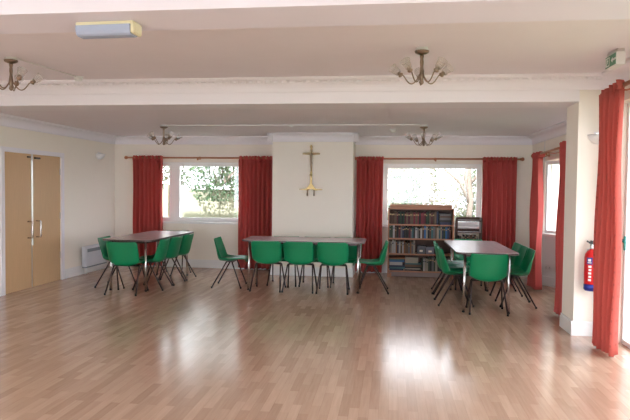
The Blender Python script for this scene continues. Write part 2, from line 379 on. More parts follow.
def curtain(a, b, z0, z1, folds, amp, label, group=None, seed=0, flare=0., pinch=1.0, name='curtain', cm=None, us_=1.9, hx=0):
    """pleated sheet from plan point a to b; folds and header like a gathered heading"""
    rnd = random.Random(seed); a = Vector((*a, 0)); b = Vector((*b, 0)); d = b-a; L = d.length; d.normalize(); nrm = Vector((-d.y, d.x, 0))
    t = thing(name, label, 'curtain', (a.x, a.y, 0), 0, group)
    ph = [rnd.uniform(-.35, .35) for _ in range(folds+2)]; am = [rnd.uniform(.65, 1.25) for _ in range(folds+2)]
    def off_(u, h):
        k = u*folds; i = int(k); fr_ = k-i; A = am[i]*(1-fr_)+am[i+1]*fr_; p = ph[i]*(1-fr_)+ph[i+1]*fr_
        s_ = math.sin(2*PI*k+p*2); s_ = math.copysign(abs(s_)**.8, s_)
        return amp*A*s_*(.55+.45*(1-h)) + amp*.25*math.sin(4*PI*k+3*p)*h
    nu = folds*14; zs = [i/26 for i in range(27)]
    def sheet(za, zb, rows, hdr):
        bm = bmesh.new(); uvl = bm.loops.layers.uv.new('UVMap'); G = []
        for r in rows:
            z = za+(zb-za)*r; h = (z-z0)/(z1-z0); row = []
            for i in range(nu+1):
                u = i/nu; e = 1
                if not hdr:
                    w = 1+flare*(1-h)
                    q = .5+(u-.5)*w
                    o = off_(u, h)
                    x_ = a+d*(L*q)+nrm*(o+.01*math.sin(3*h*PI+seed+u*4))
                    zz = z+ (0.006*math.sin(9*u+seed) if r == 0 else 0)
                else:
                    o = off_(u, 1)+amp*.28*math.sin(2*PI*u*folds*3+seed)*(.4+1.0*r)
                    x_ = a+d*(L*u-hx*(1-u)*(r+.3))+nrm*(o+hx*.8*(1-u)*(r+.3)); zz = z-hx*.5*(1-u)+.008*math.sin(2*PI*u*folds*1.5+seed)*r
                row.append(bm.verts.new(Vector((x_.x-a.x, x_.y-a.y, zz))))
            G.append(row)
        for j in range(len(G)-1):
            for i in range(nu):
                f = bm.faces.new((G[j][i], G[j][i+1], G[j+1][i+1], G[j+1][i])); f.smooth = True
                us = [(i/nu*L*us_, (za+(zb-za)*rows[j])), ((i+1)/nu*L*us_, (za+(zb-za)*rows[j])), ((i+1)/nu*L*us_, (za+(zb-za)*rows[j+1])), (i/nu*L*us_, (za+(zb-za)*rows[j+1]))]
                for lp, uu in zip(f.loops, us): lp[uvl].uv = uu
        me = bpy.data.meshes.new('curtain'); bm.to_mesh(me); bm.free(); me.materials.append(cm or M_CURT); return me
    o = bpy.data.objects.new('curtain_cloth', sheet(z0, z1-.07, zs, False)); C.objects.link(o); o.parent = t
    md = o.modifiers.new('s', 'SOLIDIFY'); md.thickness = .004
    o = bpy.data.objects.new('gathered_heading', sheet(z1-.08, z1, [0, .25, .5, .75, 1], True)); C.objects.link(o); o.parent = t
    md = o.modifiers.new('s', 'SOLIDIFY'); md.thickness = .008
    return t
CY = YB-.15
curtain((-4.80, CY), (-4.24, CY), .03, 2.085, 7, .06, 'red full-length curtain at the far left, left of the fenced window', seed=1)
curtain((-2.79, CY), (-2.13, CY), .03, 2.085, 8, .06, 'red full-length curtain just left of the chimney breast with the cross', seed=2)
curtain((-.62, CY), (-.155, CY), .03, 2.085, 6, .06, 'red full-length curtain between the chimney breast and the wide bookcase', seed=3)
curtain((1.56, CY), (2.14, CY), .03, 2.085, 7, .06, 'red full-length curtain right of the small bookcase on the back wall', seed=4)
curtain((2.20, 9.66), (2.19, 9.14), .03, 2.09, 6, .065, 'pinkish red curtain on the far side of the side wall bay', seed=5)
curtain((2.03, 7.56), (2.03, 7.12), .03, 2.09, 5, .055, 'narrow red curtain on the near side of the bay, against the pier', seed=6)
curtain((1.975, 6.02), (2.03, 5.62), .02, 2.50, 5, .065, 'large red dotted curtain, coloured paler as if daylit, nearest the camera, beside the fire extinguisher', seed=7, flare=.1, cm=M_CURTD, us_=3.4, hx=.07)

# ------------------------------------------------------------ chairs
def make_chair():
    t = thing('stacking_chair', '', 'chair')
    # side profile (y forward, z) of the shell, half width, edge lift
    P = [(.240, .392, .170, .004), (.232, .415, .195, .012), (.19, .428, .208, .022), (.10, .418, .216, .034), (.0, .402, .222, .046), (-.08, .394, .226, .062),
         (-.145, .396, .230, .074), (-.19, .415, .232, .082), (-.212, .465, .234, .078), (-.226, .54, .235, .066), (-.239, .61, .234, .052), (-.251, .67, .231, .042), (-.259, .715, .224, .036), (-.263, .735, .208, .032)]
    bm = bmesh.new(); nu = 16; G = []
    dense = []
    for i in range(len(P)-1):
        p0, p1, p2, p3 = P[max(0, i-1)], P[i], P[i+1], P[min(len(P)-1, i+2)]
        for k in range(3):
            q = k/3; dense.append([.5*((2*b)+(-a+c)*q+(2*a-5*b+4*c-d)*q*q+(-a+3*b-3*c+d)*q**3) for a, b, c, d in zip(p0, p1, p2, p3)])
    dense.append(list(P[-1]))
    for i, (y, z, w, e) in enumerate(dense):
        a = dense[max(0, i-1)]; b = dense[min(len(dense)-1, i+1)]; ty, tz = b[0]-a[0], b[1]-a[1]; l = math.hypot(ty, tz); ny, nz = tz/l, -ty/l   # inward normal (up on the seat, forward on the back)
        row = []
        for j in range(nu+1):
            u = -1+2*j/nu; k = e*abs(u)**2.4
            row.append(bm.verts.new((w*u*(1-.06*abs(u)**6*(e/.08)), y+ny*k, z+nz*k)))
        G.append(row)
    for i in range(len(G)-1):
        for j in range(nu):
            f = bm.faces.new((G[i][j], G[i][j+1], G[i+1][j+1], G[i+1][j])); f.smooth = True
    bmesh.ops.recalc_face_normals(bm, faces=bm.faces)
    me = bpy.data.meshes.new('seat_shell'); bm.to_mesh(me); bm.free(); me.materials.append(M_GREEN)
    o = bpy.data.objects.new('seat_shell', me); C.objects.link(o); o.parent = t
    md = o.modifiers.new('s', 'SOLIDIFY'); md.thickness = .008; md.offset = 0
    for s in (-1, 1):
        for y0, y1 in ((.035, .175), (-.055, -.265)):
            lg = MB().tube([(s*.10, y0, .392), (s*.178, y0, .388), (s*.186, y0+(y1-y0)*.03, .376), (s*.222, y1, .012)], .0105, 8).build('leg', M_LEG, t)
            MB().lathe([(.011, 0), (.013, .002), (.013, .025), (.011, .028)], (s*.222, y1, 0), 8).build('rubber_foot', M_RUB, lg)
    MB().box(-.13, -.07, .385, .13, .05, .394).build('seat_bracket', M_LEG, t)
    return t
def rot2(x, y, a): return x*math.cos(a)-y*math.sin(a), x*math.sin(a)+y*math.cos(a)
FN, FS, FE, FW = 0, PI, -PI/2, PI/2      # facing +Y, -Y, +X, -X
chairs = [
 (-3.70, 8.00, FN+.03, 'green moulded chair at the near end of the left table, back to the camera', 'L'),
 (-3.55, 8.42, FW+.05, 'green moulded chair nearest the camera on the right side of the left table', 'L'),
 (-3.53, 8.89, FW-.03, 'green moulded chair, middle of the three on the right side of the left table', 'L'),
 (-3.51, 9.38, FW, 'green moulded chair farthest back on the right side of the left table', 'L'),
 (-4.08, 8.50, FE+.04, 'green moulded chair between the left table and the wall heater', 'L'),
 (-3.72, 9.80, FS, 'green moulded chair at the far end of the left table, only its top showing', 'L'),
 (-2.40, 8.81, FE+.06, 'green moulded chair at the left end of the middle table, seen from its side', 'M'),
 (-.30, 8.76, FW+.03, 'green moulded chair at the right end of the middle table, seen from its side', 'M'),
 (-1.80, 8.665, FN, 'leftmost of the three green chairs along the near side of the middle table', 'M'),
 (-1.32, 8.665, FN-.02, 'middle of the three green chairs along the near side of the middle table', 'M'),
 (-.83, 8.66, FN+.02, 'rightmost of the three green chairs along the near side of the middle table', 'M'),
 (-1.66, 9.12, FS, 'green chair on the far side of the middle table, behind the leftmost near one', 'M'),
 (-1.16, 9.12, FS, 'green chair on the far side of the middle table, behind the middle near one', 'M'),
 (-.68, 9.12, FS, 'green chair on the far side of the middle table, behind the rightmost near one', 'M'),
 (1.19, 7.58, FN-.03, 'green moulded chair at the near end of the right table, back to the camera', 'R'),
 (.885, 8.02, FE+.03, 'green chair nearest the camera on the bookcase side of the right table', 'R'),
 (.87, 8.45, FE, 'middle green chair of three on the bookcase side of the right table', 'R'),
 (.89, 8.88, FE, 'farthest green chair of three on the bookcase side of the right table', 'R'),
 (1.60, 8.08, FW-.04, 'green chair nearest the camera on the curtain side of the right table', 'R'),
 (1.60, 8.50, FW, 'middle green chair of three on the curtain side of the right table', 'R'),
 (1.60, 8.94, FW, 'farthest green chair of three on the curtain side of the right table', 'R'),
 (1.20, 9.30, FS, 'green chair at the far end of the right table, in front of the small bookcase', 'R'),
]
GN = {'L': 'chairs around the left table', 'M': 'chairs around the middle table', 'R': 'chairs around the right table'}
ch0 = make_chair()
for i, (x, y, rz, lab, g) in enumerate(chairs):
    o = ch0 if i == 0 else copy_tree(ch0)
    o.location = (x, y, 0); o.rotation_euler = (0, 0, rz); o['label'] = lab; o['group'] = GN[g]

# ------------------------------------------------------------ tables
def make_table(L, Wd, H=.75):
    t = thing('dining_table', '', 'table')
    def rr(l, w, r, n=6):
        pts = []
        for cx, cy, a0 in ((l-r, w-r, 0), (-l+r, w-r, PI/2), (-l+r, -w+r, PI), (l-r, -w+r, 3*PI/2)):
            for k in range(n+1): a = a0+PI/2*k/n; pts.append((cx+r*math.cos(a), cy+r*math.sin(a)))
        return pts
    MB().prism(rr(L/2-.003, Wd/2-.003, .07), H-.024, H, lambda u, v, z: Vector((u, v, z))).build('table_top', M_TABLE, t)
    MB().prism(rr(L/2, Wd/2, .073), H-.022, H-.003, lambda u, v, z: Vector((u, v, z))).build('edge_band', M_EDGE, t)
    fr = MB(); a, b = L/2-.10, Wd/2-.115
    fr.box(-a, -b-.012, H-.06, a, -b+.012, H-.024).box(-a, b-.012, H-.06, a, b+.012, H-.024).box(-a-.012, -b, H-.06, -a+.012, b, H-.024).box(a-.012, -b, H-.06, a+.012, b, H-.024)
    fr.build('under_frame', M_LEG, t)
    for sx in (-1, 1):
        for sy in (-1, 1):
            lg = MB().tube([(sx*a, sy*b, H-.03), (sx*(a+.01), sy*(b+.01), .02)], .0165, 12).build('leg', M_CHROME, t)
            MB().lathe([(.015, 0), (.0175, .002), (.0175, .018), (.015, .02)], (sx*(a+.01), sy*(b+.01), 0), 10).build('rubber_foot', M_RUB, lg)
    return t
tb = make_table(1.80, .75); tb.location = (-1.27, 8.80, 0)
tb['label'] = 'middle dining table under the cross, grey-brown top, long side to the camera'; tb['group'] = 'dining tables'
tb2 = copy_tree(tb); tb2.location = (-3.73, 8.92, 0); tb2.rotation_euler = (0, 0, PI/2-R(1.5)); tb2['label'] = 'left dining table near the wall heater, dark reflective top running away from camera'
tb3 = copy_tree(tb); tb3.location = (1.17, 8.27, 0); tb3.rotation_euler = (0, 0, PI/2); tb3['label'] = 'right dining table in front of the bookcases, top shining with window light'

# ------------------------------------------------------------ chandeliers
def make_chandelier():
    t = thing('chandelier', '', 'ceiling light')
    MB().lathe([(.05, 0), (.052, -.008), (.045, -.022), (.02, -.026)], (0, 0, 0), 24).build('ceiling_rose', M_WHITE, t)
    MB().lathe([(.02, -.022), (.062, -.026), (.058, -.04), (.035, -.052), (.017, -.056)], (0, 0, 0), 24).build('canopy', M_ABRASS, t)
    MB().lathe([(.015, -.05), (.017, -.07), (.013, -.09), (.016, -.12), (.013, -.16), (.018, -.20), (.02, -.22), (.024, -.235), (.015, -.26), (.016, -.275), (.021, -.288), (.014, -.302), (.003, -.31)], (0, 0, 0), 16).build('stem', M_ABRASS, t)
    for k in range(5):
        a = 2*PI*k/5+.35; ca, sa = math.cos(a), math.sin(a)
        pts = []
        for i in range(13):
            q = i/12; r = .014+.165*q; z = -.225-.075*math.sin(PI*min(1, q*1.15))**1.0 + (.02*q) - .012*q
            pts.append((r*ca, r*sa, z))
        arm = MB().tube(pts, .0055, 8).build('arm', M_ABRASS, t)
        e = Vector(pts[-1]); ax = Vector((ca*.75, sa*.75, .65)).normalized()
        MB().lathe([(.006, -.012), (.02, -.006), (.024, .004), (.017, .012), (.019, .03), (.014, .034)], e, 12, ax).build('lamp_holder', M_ABRASS, arm)
        MB().lathe([(.018, .014), (.028, .03), (.033, .055), (.036, .085), (.045, .105), (.043, .105), (.034, .085), (.031, .055), (.026, .032), (.016, .018)], e, 14, ax).build('glass_shade', M_SHADE, arm)
    return t
cl = make_chandelier()
cs = [(.235, 5.13, ZM, 0, 'brass five-arm chandelier near the camera, right of centre'), (-3.56, 5.2, ZM, .3, 'brass five-arm chandelier near the camera at the left edge'),
      (-3.49, 8.79, ZA, .15, 'small distant brass chandelier above the left table'), (.455, 8.89, ZA, .5, 'small distant brass chandelier in front of the bookcase window')]
for i, (x, y, z, rz, lab) in enumerate(cs):
    o = cl if i == 0 else copy_tree(cl)
    o.location = (x, y, z); o.rotation_euler = (0, 0, rz); o['label'] = lab; o['group'] = 'ceiling chandeliers'

# surface trunking and detectors on the ceilings
tag(MB().tube([(-3.52, 5.22, ZM-.006), (-3.42, 6.15, ZM-.006)], .006, 6).build('cable_trunking', M_WHITE), 'thin white cable trunking from the left near chandelier to the ceiling detector', 'cable')
tag(MB().box(-3.44, 8.79, ZA-.012, .41, 8.81, ZA).build('cable_trunking', M_WHITE), 'long thin white cable trunking between the two distant chandeliers', 'cable')
def detector(x, y, z, label):
    t = thing('smoke_detector', label, 'smoke detector', (x, y, z), 0, 'ceiling detectors')
    MB().lathe([(.05, 0), (.052, -.012), (.046, -.018)], n=20).build('base', M_WHITE, t)
    MB().lathe([(.04, -.014), (.042, -.03), (.036, -.045), (.015, -.05)], n=20).build('sensor_head', M_WHITE, t)
detector(-3.42, 6.16, ZM, 'round white smoke detector in front of the beam on the left')
detector(.004, 9.55, ZA, 'round white smoke detector left of the chandelier by the bookcase window')
detector(-3.62, 4.95, ZM, 'white smoke detector at the left edge, above the near chandelier')
tag(MB().box(-1.53, 8.775, ZA-.028, -1.48, 8.825, ZA-.012).build('junction_box', M_WHITE), 'tiny white junction box midway along the ceiling trunking', 'junction box')

# emergency bulkhead light on the near beam
t = thing('emergency_light', 'pale bulkhead light with cream base under the near beam', 'light fitting', (-1.60, 3.21, 2.42), R(-2))
MB().box(-.175, -.055, -.018, .175, .055, 0, bev=.006).build('base_plate', M_CREAMP, t)
MB().prism([(-.054, -.018), (-.053, -.05), (-.045, -.066), (-.03, -.074), (.03, -.074), (.045, -.066), (.053, -.05), (.054, -.018)], -.172, .152, lambda u, v, q: Vector((q, u, v))).build('diffuser', M_DIFF, t)
MB().box(.153, -.05, -.068, .178, .05, -.01, bev=.006).build('end_cap', M_CREAMP, t)

# exit sign box
t = thing('exit_sign', 'white ceiling box with green running figure exit sign at upper right', 'exit sign', (1.835, 5.38, ZM), 0)
MB().box(0, -.125, -.135, .075, .125, -.025, bev=.006).build('housing', M_WHITE, t)
MB().box(.01, -.12, -.027, .065, .12, 0).build('ceiling_mount', M_SILV, t)
fa = MB().box(-.004, -.118, -.128, .0, .118, -.034).build('sign_face', M_SIGN, t)
sy = MB()   # white arrow, doorway and running figure
sy.box(-.006, .02, -.12, -.004, .11, -.11).box(-.006, .02, -.052, -.004, .11, -.044).box(-.006, .02, -.12, -.004, .03, -.044).box(-.006, .10, -.12, -.004, .11, -.044)
sy.box(-.006, -.12, -.09, -.004, -.05, -.074).prism([(-.05, -.06), (-.05, -.104), (-.018, -.082)], -.006, -.004, lambda u, v, q: Vector((q, u, v)))
sy.box(-.006, .065, -.095, -.004, .085, -.065).box(-.006, .05, -.075, -.004, .065, -.068).box(-.006, .085, -.115, -.004, .10, -.09).lathe([(.007, 0), (.007, .002)], (-.006, .075, -.058), 10, (1, 0, 0))
sy.build('pictogram', M_WHITE, fa)

# wall sconces
def sconce(loc, rz, label):
    t = thing('wall_uplighter', label, 'wall light', loc, rz, 'plaster wall uplighters')
    bm = MB(); n = 12; prof = [(.0, -.10), (.04, -.095), (.075, -.075), (.10, -.04), (.115, 0), (.108, 0), (.093, -.036), (.07, -.066), (.035, -.084), (0, -.088)]
    rings = [[bm.bm.verts.new((max(r, .001)*math.sin(a), -max(r, .001)*math.cos(a), z)) for a in [(-PI/2+PI*k/n) for k in range(n+1)]] for r, z in prof]
    for i in range(len(rings)-1):
        for k in range(n): f = bm.bm.faces.new((rings[i][k], rings[i][k+1], rings[i+1][k+1], rings[i+1][k])); f.smooth = True
    bm.build('bowl', M_SKIRT, t)
    MB().box(-.05, -.012, -.07, .05, 0, .03).build('back_plate', M_SKIRT, t)
    MB().box(-.045, -.06, -.045, .045, -.015, .012).build('lamp_box', M_SILV, t)
sconce((XL, 10.15, 2.09), R(90), 'white half-bowl wall light on the left wall near the corner')
sconce((2.11, YP0, 2.09), 0, 'white half-bowl wall light on the pier, partly behind the near curtain')

# wall heater
t = thing('wall_heater', 'pale panel heater on the left wall beside the left table', 'heater', (XL, 9.50, 0), 0)
MB().box(.02, 0, .125, .11, .76, .475, bev=.012).build('casing', M_HEAT, t)
MB().prism([(.03, .47), (.075, .47), (.112, .43), (.112, .375), (.03, .375)], .035, .725, lambda u, v, q: Vector((u, q, v))).build('outlet_grille', M_GRILLE, t)
MB().box(.022, .02, .108, .105, .74, .127).build('base_inlet', M_GRILLE, t)
for y in (.06, .12): MB().tube([(.05, y, .0), (.05, y, .12)], .009, 8).build('pipe', M_WHITE, t)
MB().box(0, .1, .2, .03, .66, .4).build('wall_bracket', M_SILV, t)

# crucifix
t = thing('wall_crucifix', 'tall brass crucifix hanging on the chimney breast', 'crucifix', (-1.375, YC, 1.38), 0)
cr = MB(); cr.box(-.017, -.03, .15, .017, -.012, .86, bev=.004); cr.prism([(-.024, .83), (.024, .83), (.014, .875), (-.014, .875)], -.032, -.010, lambda u, v, q: Vector((u, q, v)))
cr.build('upright', M_BRASS, t)
MB().prism([(-.15, .735), (-.15, .71), (-.02, .70), (.02, .70), (.15, .71), (.15, .735), (.02, .745), (-.02, .745)], -.034, -.012, lambda u, v, q: Vector((u, q, v))).build('crossbar', M_BRASS, t)
fg = MB()
fg.tube([(0, -.05, .745), (0, -.055, .70), (0, -.052, .62), (.004, -.05, .56), (0, -.058, .50), (0, -.05, .42)], [.012, .022, .018, .022, .016, .009], 8).sphere((.004, -.062, .775), .017, n=10)
fg.tube([(0, -.05, .70), (-.06, -.045, .725), (-.125, -.04, .735)], [.009, .008, .006], 6).tube([(0, -.05, .70), (.06, -.045, .725), (.125, -.04, .735)], [.009, .008, .006], 6)
fg.build('figure', M_ABRASS, t)
MB().sphere((0, -.03, .36), .024, (1, .7, 1)).build('boss', M_BRASS, t)
MB().prism([(-.015, .21), (-.055, .155), (-.085, .126), (-.20, .120), (-.20, .106), (-.085, .098), (-.06, .094), (-.04, .105), (0, .125), (.04, .105), (.06, .094), (.085, .098), (.20, .106), (.20, .120), (.085, .126), (.055, .155), (.015, .21)], -.04, -.012, lambda u, v, q: Vector((u, q, v))).build('spread_base', M_BRASS, t)
for s in (-1, 1):
    MB().tube([(s*.055, -.03, .11), (s*.058, -.045, .07), (s*.058, -.045, .0)], [.011, .011, .013], 8).build('hanging_peg', M_ABRASS, t)
MB().box(-.012, -.014, .2, .012, 0, .7).build('wall_plate', M_BRASS, t)

# fire extinguisher
t = thing('fire_extinguisher', 'red fire extinguisher with blue base band hung on the pier', 'fire extinguisher', (2.045, YP0-.095, .49), 0)
MB().lathe([(.0, 0), (.06, 0), (.072, .012), (.072, .07)], n=24).lathe([(.0725, .0), (.0725, .055)], (0, 0, .014), 24).build('base_band', M_BLUE, t)
MB().lathe([(.068, .065), (.0715, .07), (.0715, .34), (.066, .375), (.045, .405), (.022, .418), (.022, .43)], n=28).build('cylinder', M_RED, t)
MB().lathe([(.02, .425), (.024, .43), (.024, .455), (.014, .46)], n=14).box(-.012, -.02, .45, .012, .02, .475).build('valve', M_SILV, t)
MB().prism([(-.055, .50), (-.015, .475), (.055, .48), (.05, .492), (0, .492), (-.05, .515)], -.010, .010, lambda u, v, q: Vector((u, q, v))).box(-.016, -.014, .46, .02, .014, .515).build('operating_lever', M_BLACK, t)
MB().tube([(.02, 0, .45), (.065, 0, .43), (.085, 0, .36), (.083, 0, .16)], .011, 8).build('hose', M_BLACK, t)
lb = MB()
def arc_patch(mb, r, a0, a1, z0, z1, n=6):
    vs = [[mb.bm.verts.new((r*math.sin(a0+(a1-a0)*k/n), -r*math.cos(a0+(a1-a0)*k/n), z)) for k in range(n+1)] for z in (z0, z1)]
    for k in range(n): mb.bm.faces.new((vs[0][k], vs[0][k+1], vs[1][k+1], vs[1][k]))
arc_patch(lb, .0725, R(-58), R(-12), .275, .345); lb.build('label_square', M_BLUE, t)
l2 = MB(); arc_patch(l2, .0732, R(-50), R(-20), .288, .296); arc_patch(l2, .0732, R(-46), R(-24), .305, .33); l2.build('label_picture', M_WHITE, t)
def wtext(body, size, loc, rot, mat_, name, parent, ext=.0006):
    cu = bpy.data.curves.new(name, 'FONT'); cu.body = body; cu.size = size; cu.extrude = ext; cu.align_x = 'CENTER'; cu.align_y = 'CENTER'
    tmp = bpy.data.objects.new('tmp', cu); C.objects.link(tmp); dg = bpy.context.evaluated_depsgraph_get(); dg.update()
    me = bpy.data.meshes.new_from_object(tmp.evaluated_get(dg)); bpy.data.objects.remove(tmp)
    me.materials.clear(); me.materials.append(mat_)
    o = bpy.data.objects.new(name, me); C.objects.link(o); o.parent = parent; o.location = loc; o.rotation_euler = rot; return o
# vertical white lettering blocks, as on the cylinder (too small in the photo to read)
tx = MB()
for k in range(5): arc_patch(tx, .0728, R(-44+ (k % 2)*3), R(-20), .105+k*.034, .105+k*.034+.022, 4)
tx.build('lettering', M_WHITE, t)
tx = MB()
for k in range(7): arc_patch(tx, .0728, R(6), R(38-(k % 3)*6), .13+k*.028, .13+k*.028+.006, 4)
tx.build('small_print', M_WHITE, t)
MB().box(-.02, .07, .2, .02, .096, .42).build('wall_hook', M_SILV, t)

# socket in the bay
pd = (Vector((2.80, 9.25, 0))-Vector((2.42, 9.9, 0))).normalized()
so = thing('wall_socket', 'white wall socket low in the bay beside the curtain', 'socket', Vector((2.42, 9.9, .30))+pd*.13, math.atan2(pd.y, pd.x))
MB().box(-.073, -.012, -.043, .073, 0, .043, bev=.003).build('face_plate', M_WHITE, so)
for s in (-1, 1):
    MB().box(s*.035-.004, -.0135, -.005, s*.035+.004, -.011, .006).box(s*.035-.014, -.0135, -.02, s*.035-.006, -.011, -.014).box(s*.035+.006, -.0135, -.02, s*.035+.014, -.011, -.014).build('pin_holes', M_BLACK, so)
    MB().box(s*.055-.006, -.017, .015, s*.055+.006, -.011, .033).build('switch', M_WHITE, so)

# door handle on the near glazed opening (teal lever seen at the right edge)
hd = thing('window_handle', 'teal lever handle on the bright glazed door at the right edge', 'handle', (2.288, 6.17, 1.0), 0)
MB().box(-.012, -.018, -.07, 0, .018, .07, bev=.003).build('back_plate', mat('teal_metal', (.03, .22, .20), .3, .6), hd)
MB().tube([(-.01, 0, .03), (-.05, 0, .03), (-.055, -.03, .03), (-.055, -.14, .02)], .011, 8).build('lever', bpy.data.materials['teal_metal'], hd)

# ------------------------------------------------------------ bookcases
BX0, BX1, BF, BB = -.055, 1.055, 10.25, 10.52
t = thing('wide_bookcase', 'wide orange-brown bookcase of four full shelves below the right window', 'bookcase', (BX0, BF, 0), 0)
bw, bd = BX1-BX0, BB-BF
for s in (0, bw-.022): MB().box(s, 0, .0 if 0 else .05, s+.022, bd, 1.19).build('side_panel', M_SHELF, t)
MB().box(0, 0, 1.17, bw, bd, 1.195).build('top_board', M_SHELF, t)
MB().box(.03, .08, 1.195, bw-.03, .10, 1.25, bev=.004).build('gallery_rail', M_SHELF, t)
SZ = [.115, .41, .675, .915]
for z in SZ: MB().box(.022, .005, z-.022, bw-.022, bd, z).build('shelf', M_SHELF, t)
MB().box(.01, bd-.008, .06, bw-.01, bd, 1.17).build('back_panel', M_DARKW, t)
for s in (0, bw-.07): MB().box(s, -.005, 0, s+.07, bd, .07, bev=.004).build('foot', M_SHELF, t)
MB().box(.07, .04, .012, bw-.07, .06, .09).build('plinth', mat('grey_plinth', (.22, .16, .15), .5), t)

BT = {}
def bmat(nm, c):
    if nm not in BT: BT[nm] = mat(nm.replace(' ', '_')+'_cover', tuple(q*.7 for q in c), .6)  # covers darkened: shade of the backlit shelves put into their colour
    return BT[nm]
COL = {'dark red': (.13, .02, .03), 'maroon': (.10, .015, .03), 'brown': (.12, .055, .035), 'black': (.02, .02, .022), 'dark green': (.03, .06, .035), 'navy': (.025, .035, .09),
       'grey': (.17, .165, .175), 'cream': (.42, .37, .30), 'white': (.55, .53, .52), 'blue': (.03, .16, .42), 'teal': (.05, .17, .19), 'orange': (.35, .13, .05), 'tan': (.17, .10, .06), 'pink': (.25, .03, .05)}
M_GOLD = mat('gilt_lettering', (.40, .27, .14), .4, .5)
ORD = ['first', 'second', 'third', 'fourth', 'fifth', 'sixth', 'seventh', 'eighth', 'ninth', 'tenth', 'eleventh', 'twelfth', 'thirteenth', 'fourteenth', 'fifteenth', 'sixteenth', 'seventeenth', 'eighteenth', 'nineteenth', 'twentieth']
def ordw(i):
    if i < 20: return ORD[i]
    return ('twenty-' if i < 29 else 'thirty-' if i > 29 else '')+(ORD[i-20] if i < 29 else 'thirtieth' if i == 29 else ORD[i-30])
def book(x, y, z, th, h, dp, cn, label, group, lean=0, band=True):
    t = thing('book', label, 'book', (x, y, z), 0, group); t.rotation_euler = (0, lean, 0)
    cv = MB(); cv.box(0, 0, 0, th, .003, h).box(0, 0, 0, .0025, dp, h).box(th-.0025, 0, 0, th, dp, h); cv.build('cover', bmat(cn, COL[cn]), t)
    MB().box(.0025, .003, .003, th-.0025, dp-.004, h-.004).build('pages', M_PAPER, t)
    if band:
        b = MB(); b.box(.15*th, -.0008, h*.72, .85*th, 0, h*.80)
        b.build('spine_lettering', M_GOLD if cn not in ('white', 'cream', 'orange') else bmat('navy', COL['navy']), t)
    return t
def shelf_row(seed, x0, x1, y, z, hmin, hmax, tmin, tmax, cols, shelfname, dp=.17):
    rnd = random.Random(seed); x = x0; i = 0
    while True:
        th = rnd.uniform(tmin, tmax)
        if x+th > x1: break
        cn = rnd.choice(cols); h = rnd.uniform(hmin, hmax)
        book(x, y+rnd.uniform(0, .02), z, th, h, dp, cn, '%s book, %s from the left end of %s' % (cn, ordw(i), shelfname), 'books on '+shelfname, band=rnd.random() < .6)
        x += th+rnd.uniform(.0005, .003); i += 1
dk = ['dark red', 'maroon', 'brown', 'black', 'dark green', 'maroon', 'dark red', 'navy', 'brown', 'pink', 'tan', 'black']
mxd = ['black', 'navy', 'white', 'brown', 'teal', 'black', 'dark red', 'blue', 'cream', 'grey', 'dark green', 'tan']
XI0, XI1, YF = BX0+.026, BX1-.026, BF+.035
shelf_row(11, XI0, XI1-.22, YF, SZ[3], .195, .225, .022, .036, dk, 'the wide bookcase top shelf')
shelf_row(12, XI0, XI1, YF, SZ[2], .17, .222, .020, .036, mxd, 'the wide bookcase second shelf')
shelf_row(13, XI0, XI0+.46, YF, SZ[1], .15, .225, .018, .034, ['white', 'cream', 'grey', 'orange', 'white', 'grey', 'navy', 'tan'], 'the wide bookcase third shelf')
shelf_row(14, XI0+.56, XI1, YF, SZ[0], .19, .255, .020, .036, ['white', 'black', 'grey', 'dark green', 'cream', 'black', 'white', 'navy'], 'the wide bookcase bottom shelf')
# flat piles
def flat(x, y, z, w, d, h, cn, label, group, rz=0):
    t = thing('book', label, 'book', (x, y, z), rz, group)
    MB().box(0, 0, 0, w, d, .004).box(0, 0, h-.004, w, d, h).box(0, 0, .004, w, .004, h-.004).build('cover', bmat(cn, COL[cn]), t)
    MB().box(.003, .0045, .004, w-.003, d-.004, h-.004).build('pages', M_PAPER, t)
z = SZ[0]
for k, (cn, h, w, pl) in enumerate([('navy', .03, .24, 'at the bottom'), ('teal', .028, .26, 'second from the bottom'), ('navy', .03, .25, 'third from the bottom'), ('white', .055, .22, 'in the middle'), ('blue', .026, .25, 'third from the top'), ('teal', .024, .24, 'second from the top'), ('orange', .02, .26, 'at the top')]):
    flat(XI0+.01+.003*(k % 3), YF, z, w, .19, h, cn, '%s book lying flat %s of the left pile, bottom shelf' % (cn, pl), 'flat left book pile'); z += h+.0006
z = SZ[0]
for k, (cn, h, w, pl) in enumerate([('black', .022, .27, 'at the bottom'), ('cream', .022, .26, 'second from the bottom'), ('black', .02, .27, 'third from the bottom'), ('tan', .042, .28, 'in the middle'), ('teal', .022, .27, 'second from the top'), ('cream', .10, .22, 'at the top')]):
    flat(XI0+.275+.004*(k % 2), YF, z, w, .19, h, cn, '%s book lying flat %s of the second pile, bottom shelf' % (cn, pl), 'flat second book pile'); z += h+.0006
z = SZ[3]
for k, (cn, h) in enumerate([('navy', .045), ('black', .035), ('grey', .04), ('brown', .03), ('grey', .035)]):
    flat(XI1-.21, YF, z, .195, .15, h, cn, '%s book lying flat, %s up in the pile ending the top shelf' % (cn, ORD[k]), 'flat pile on the top shelf'); z += h+.0006
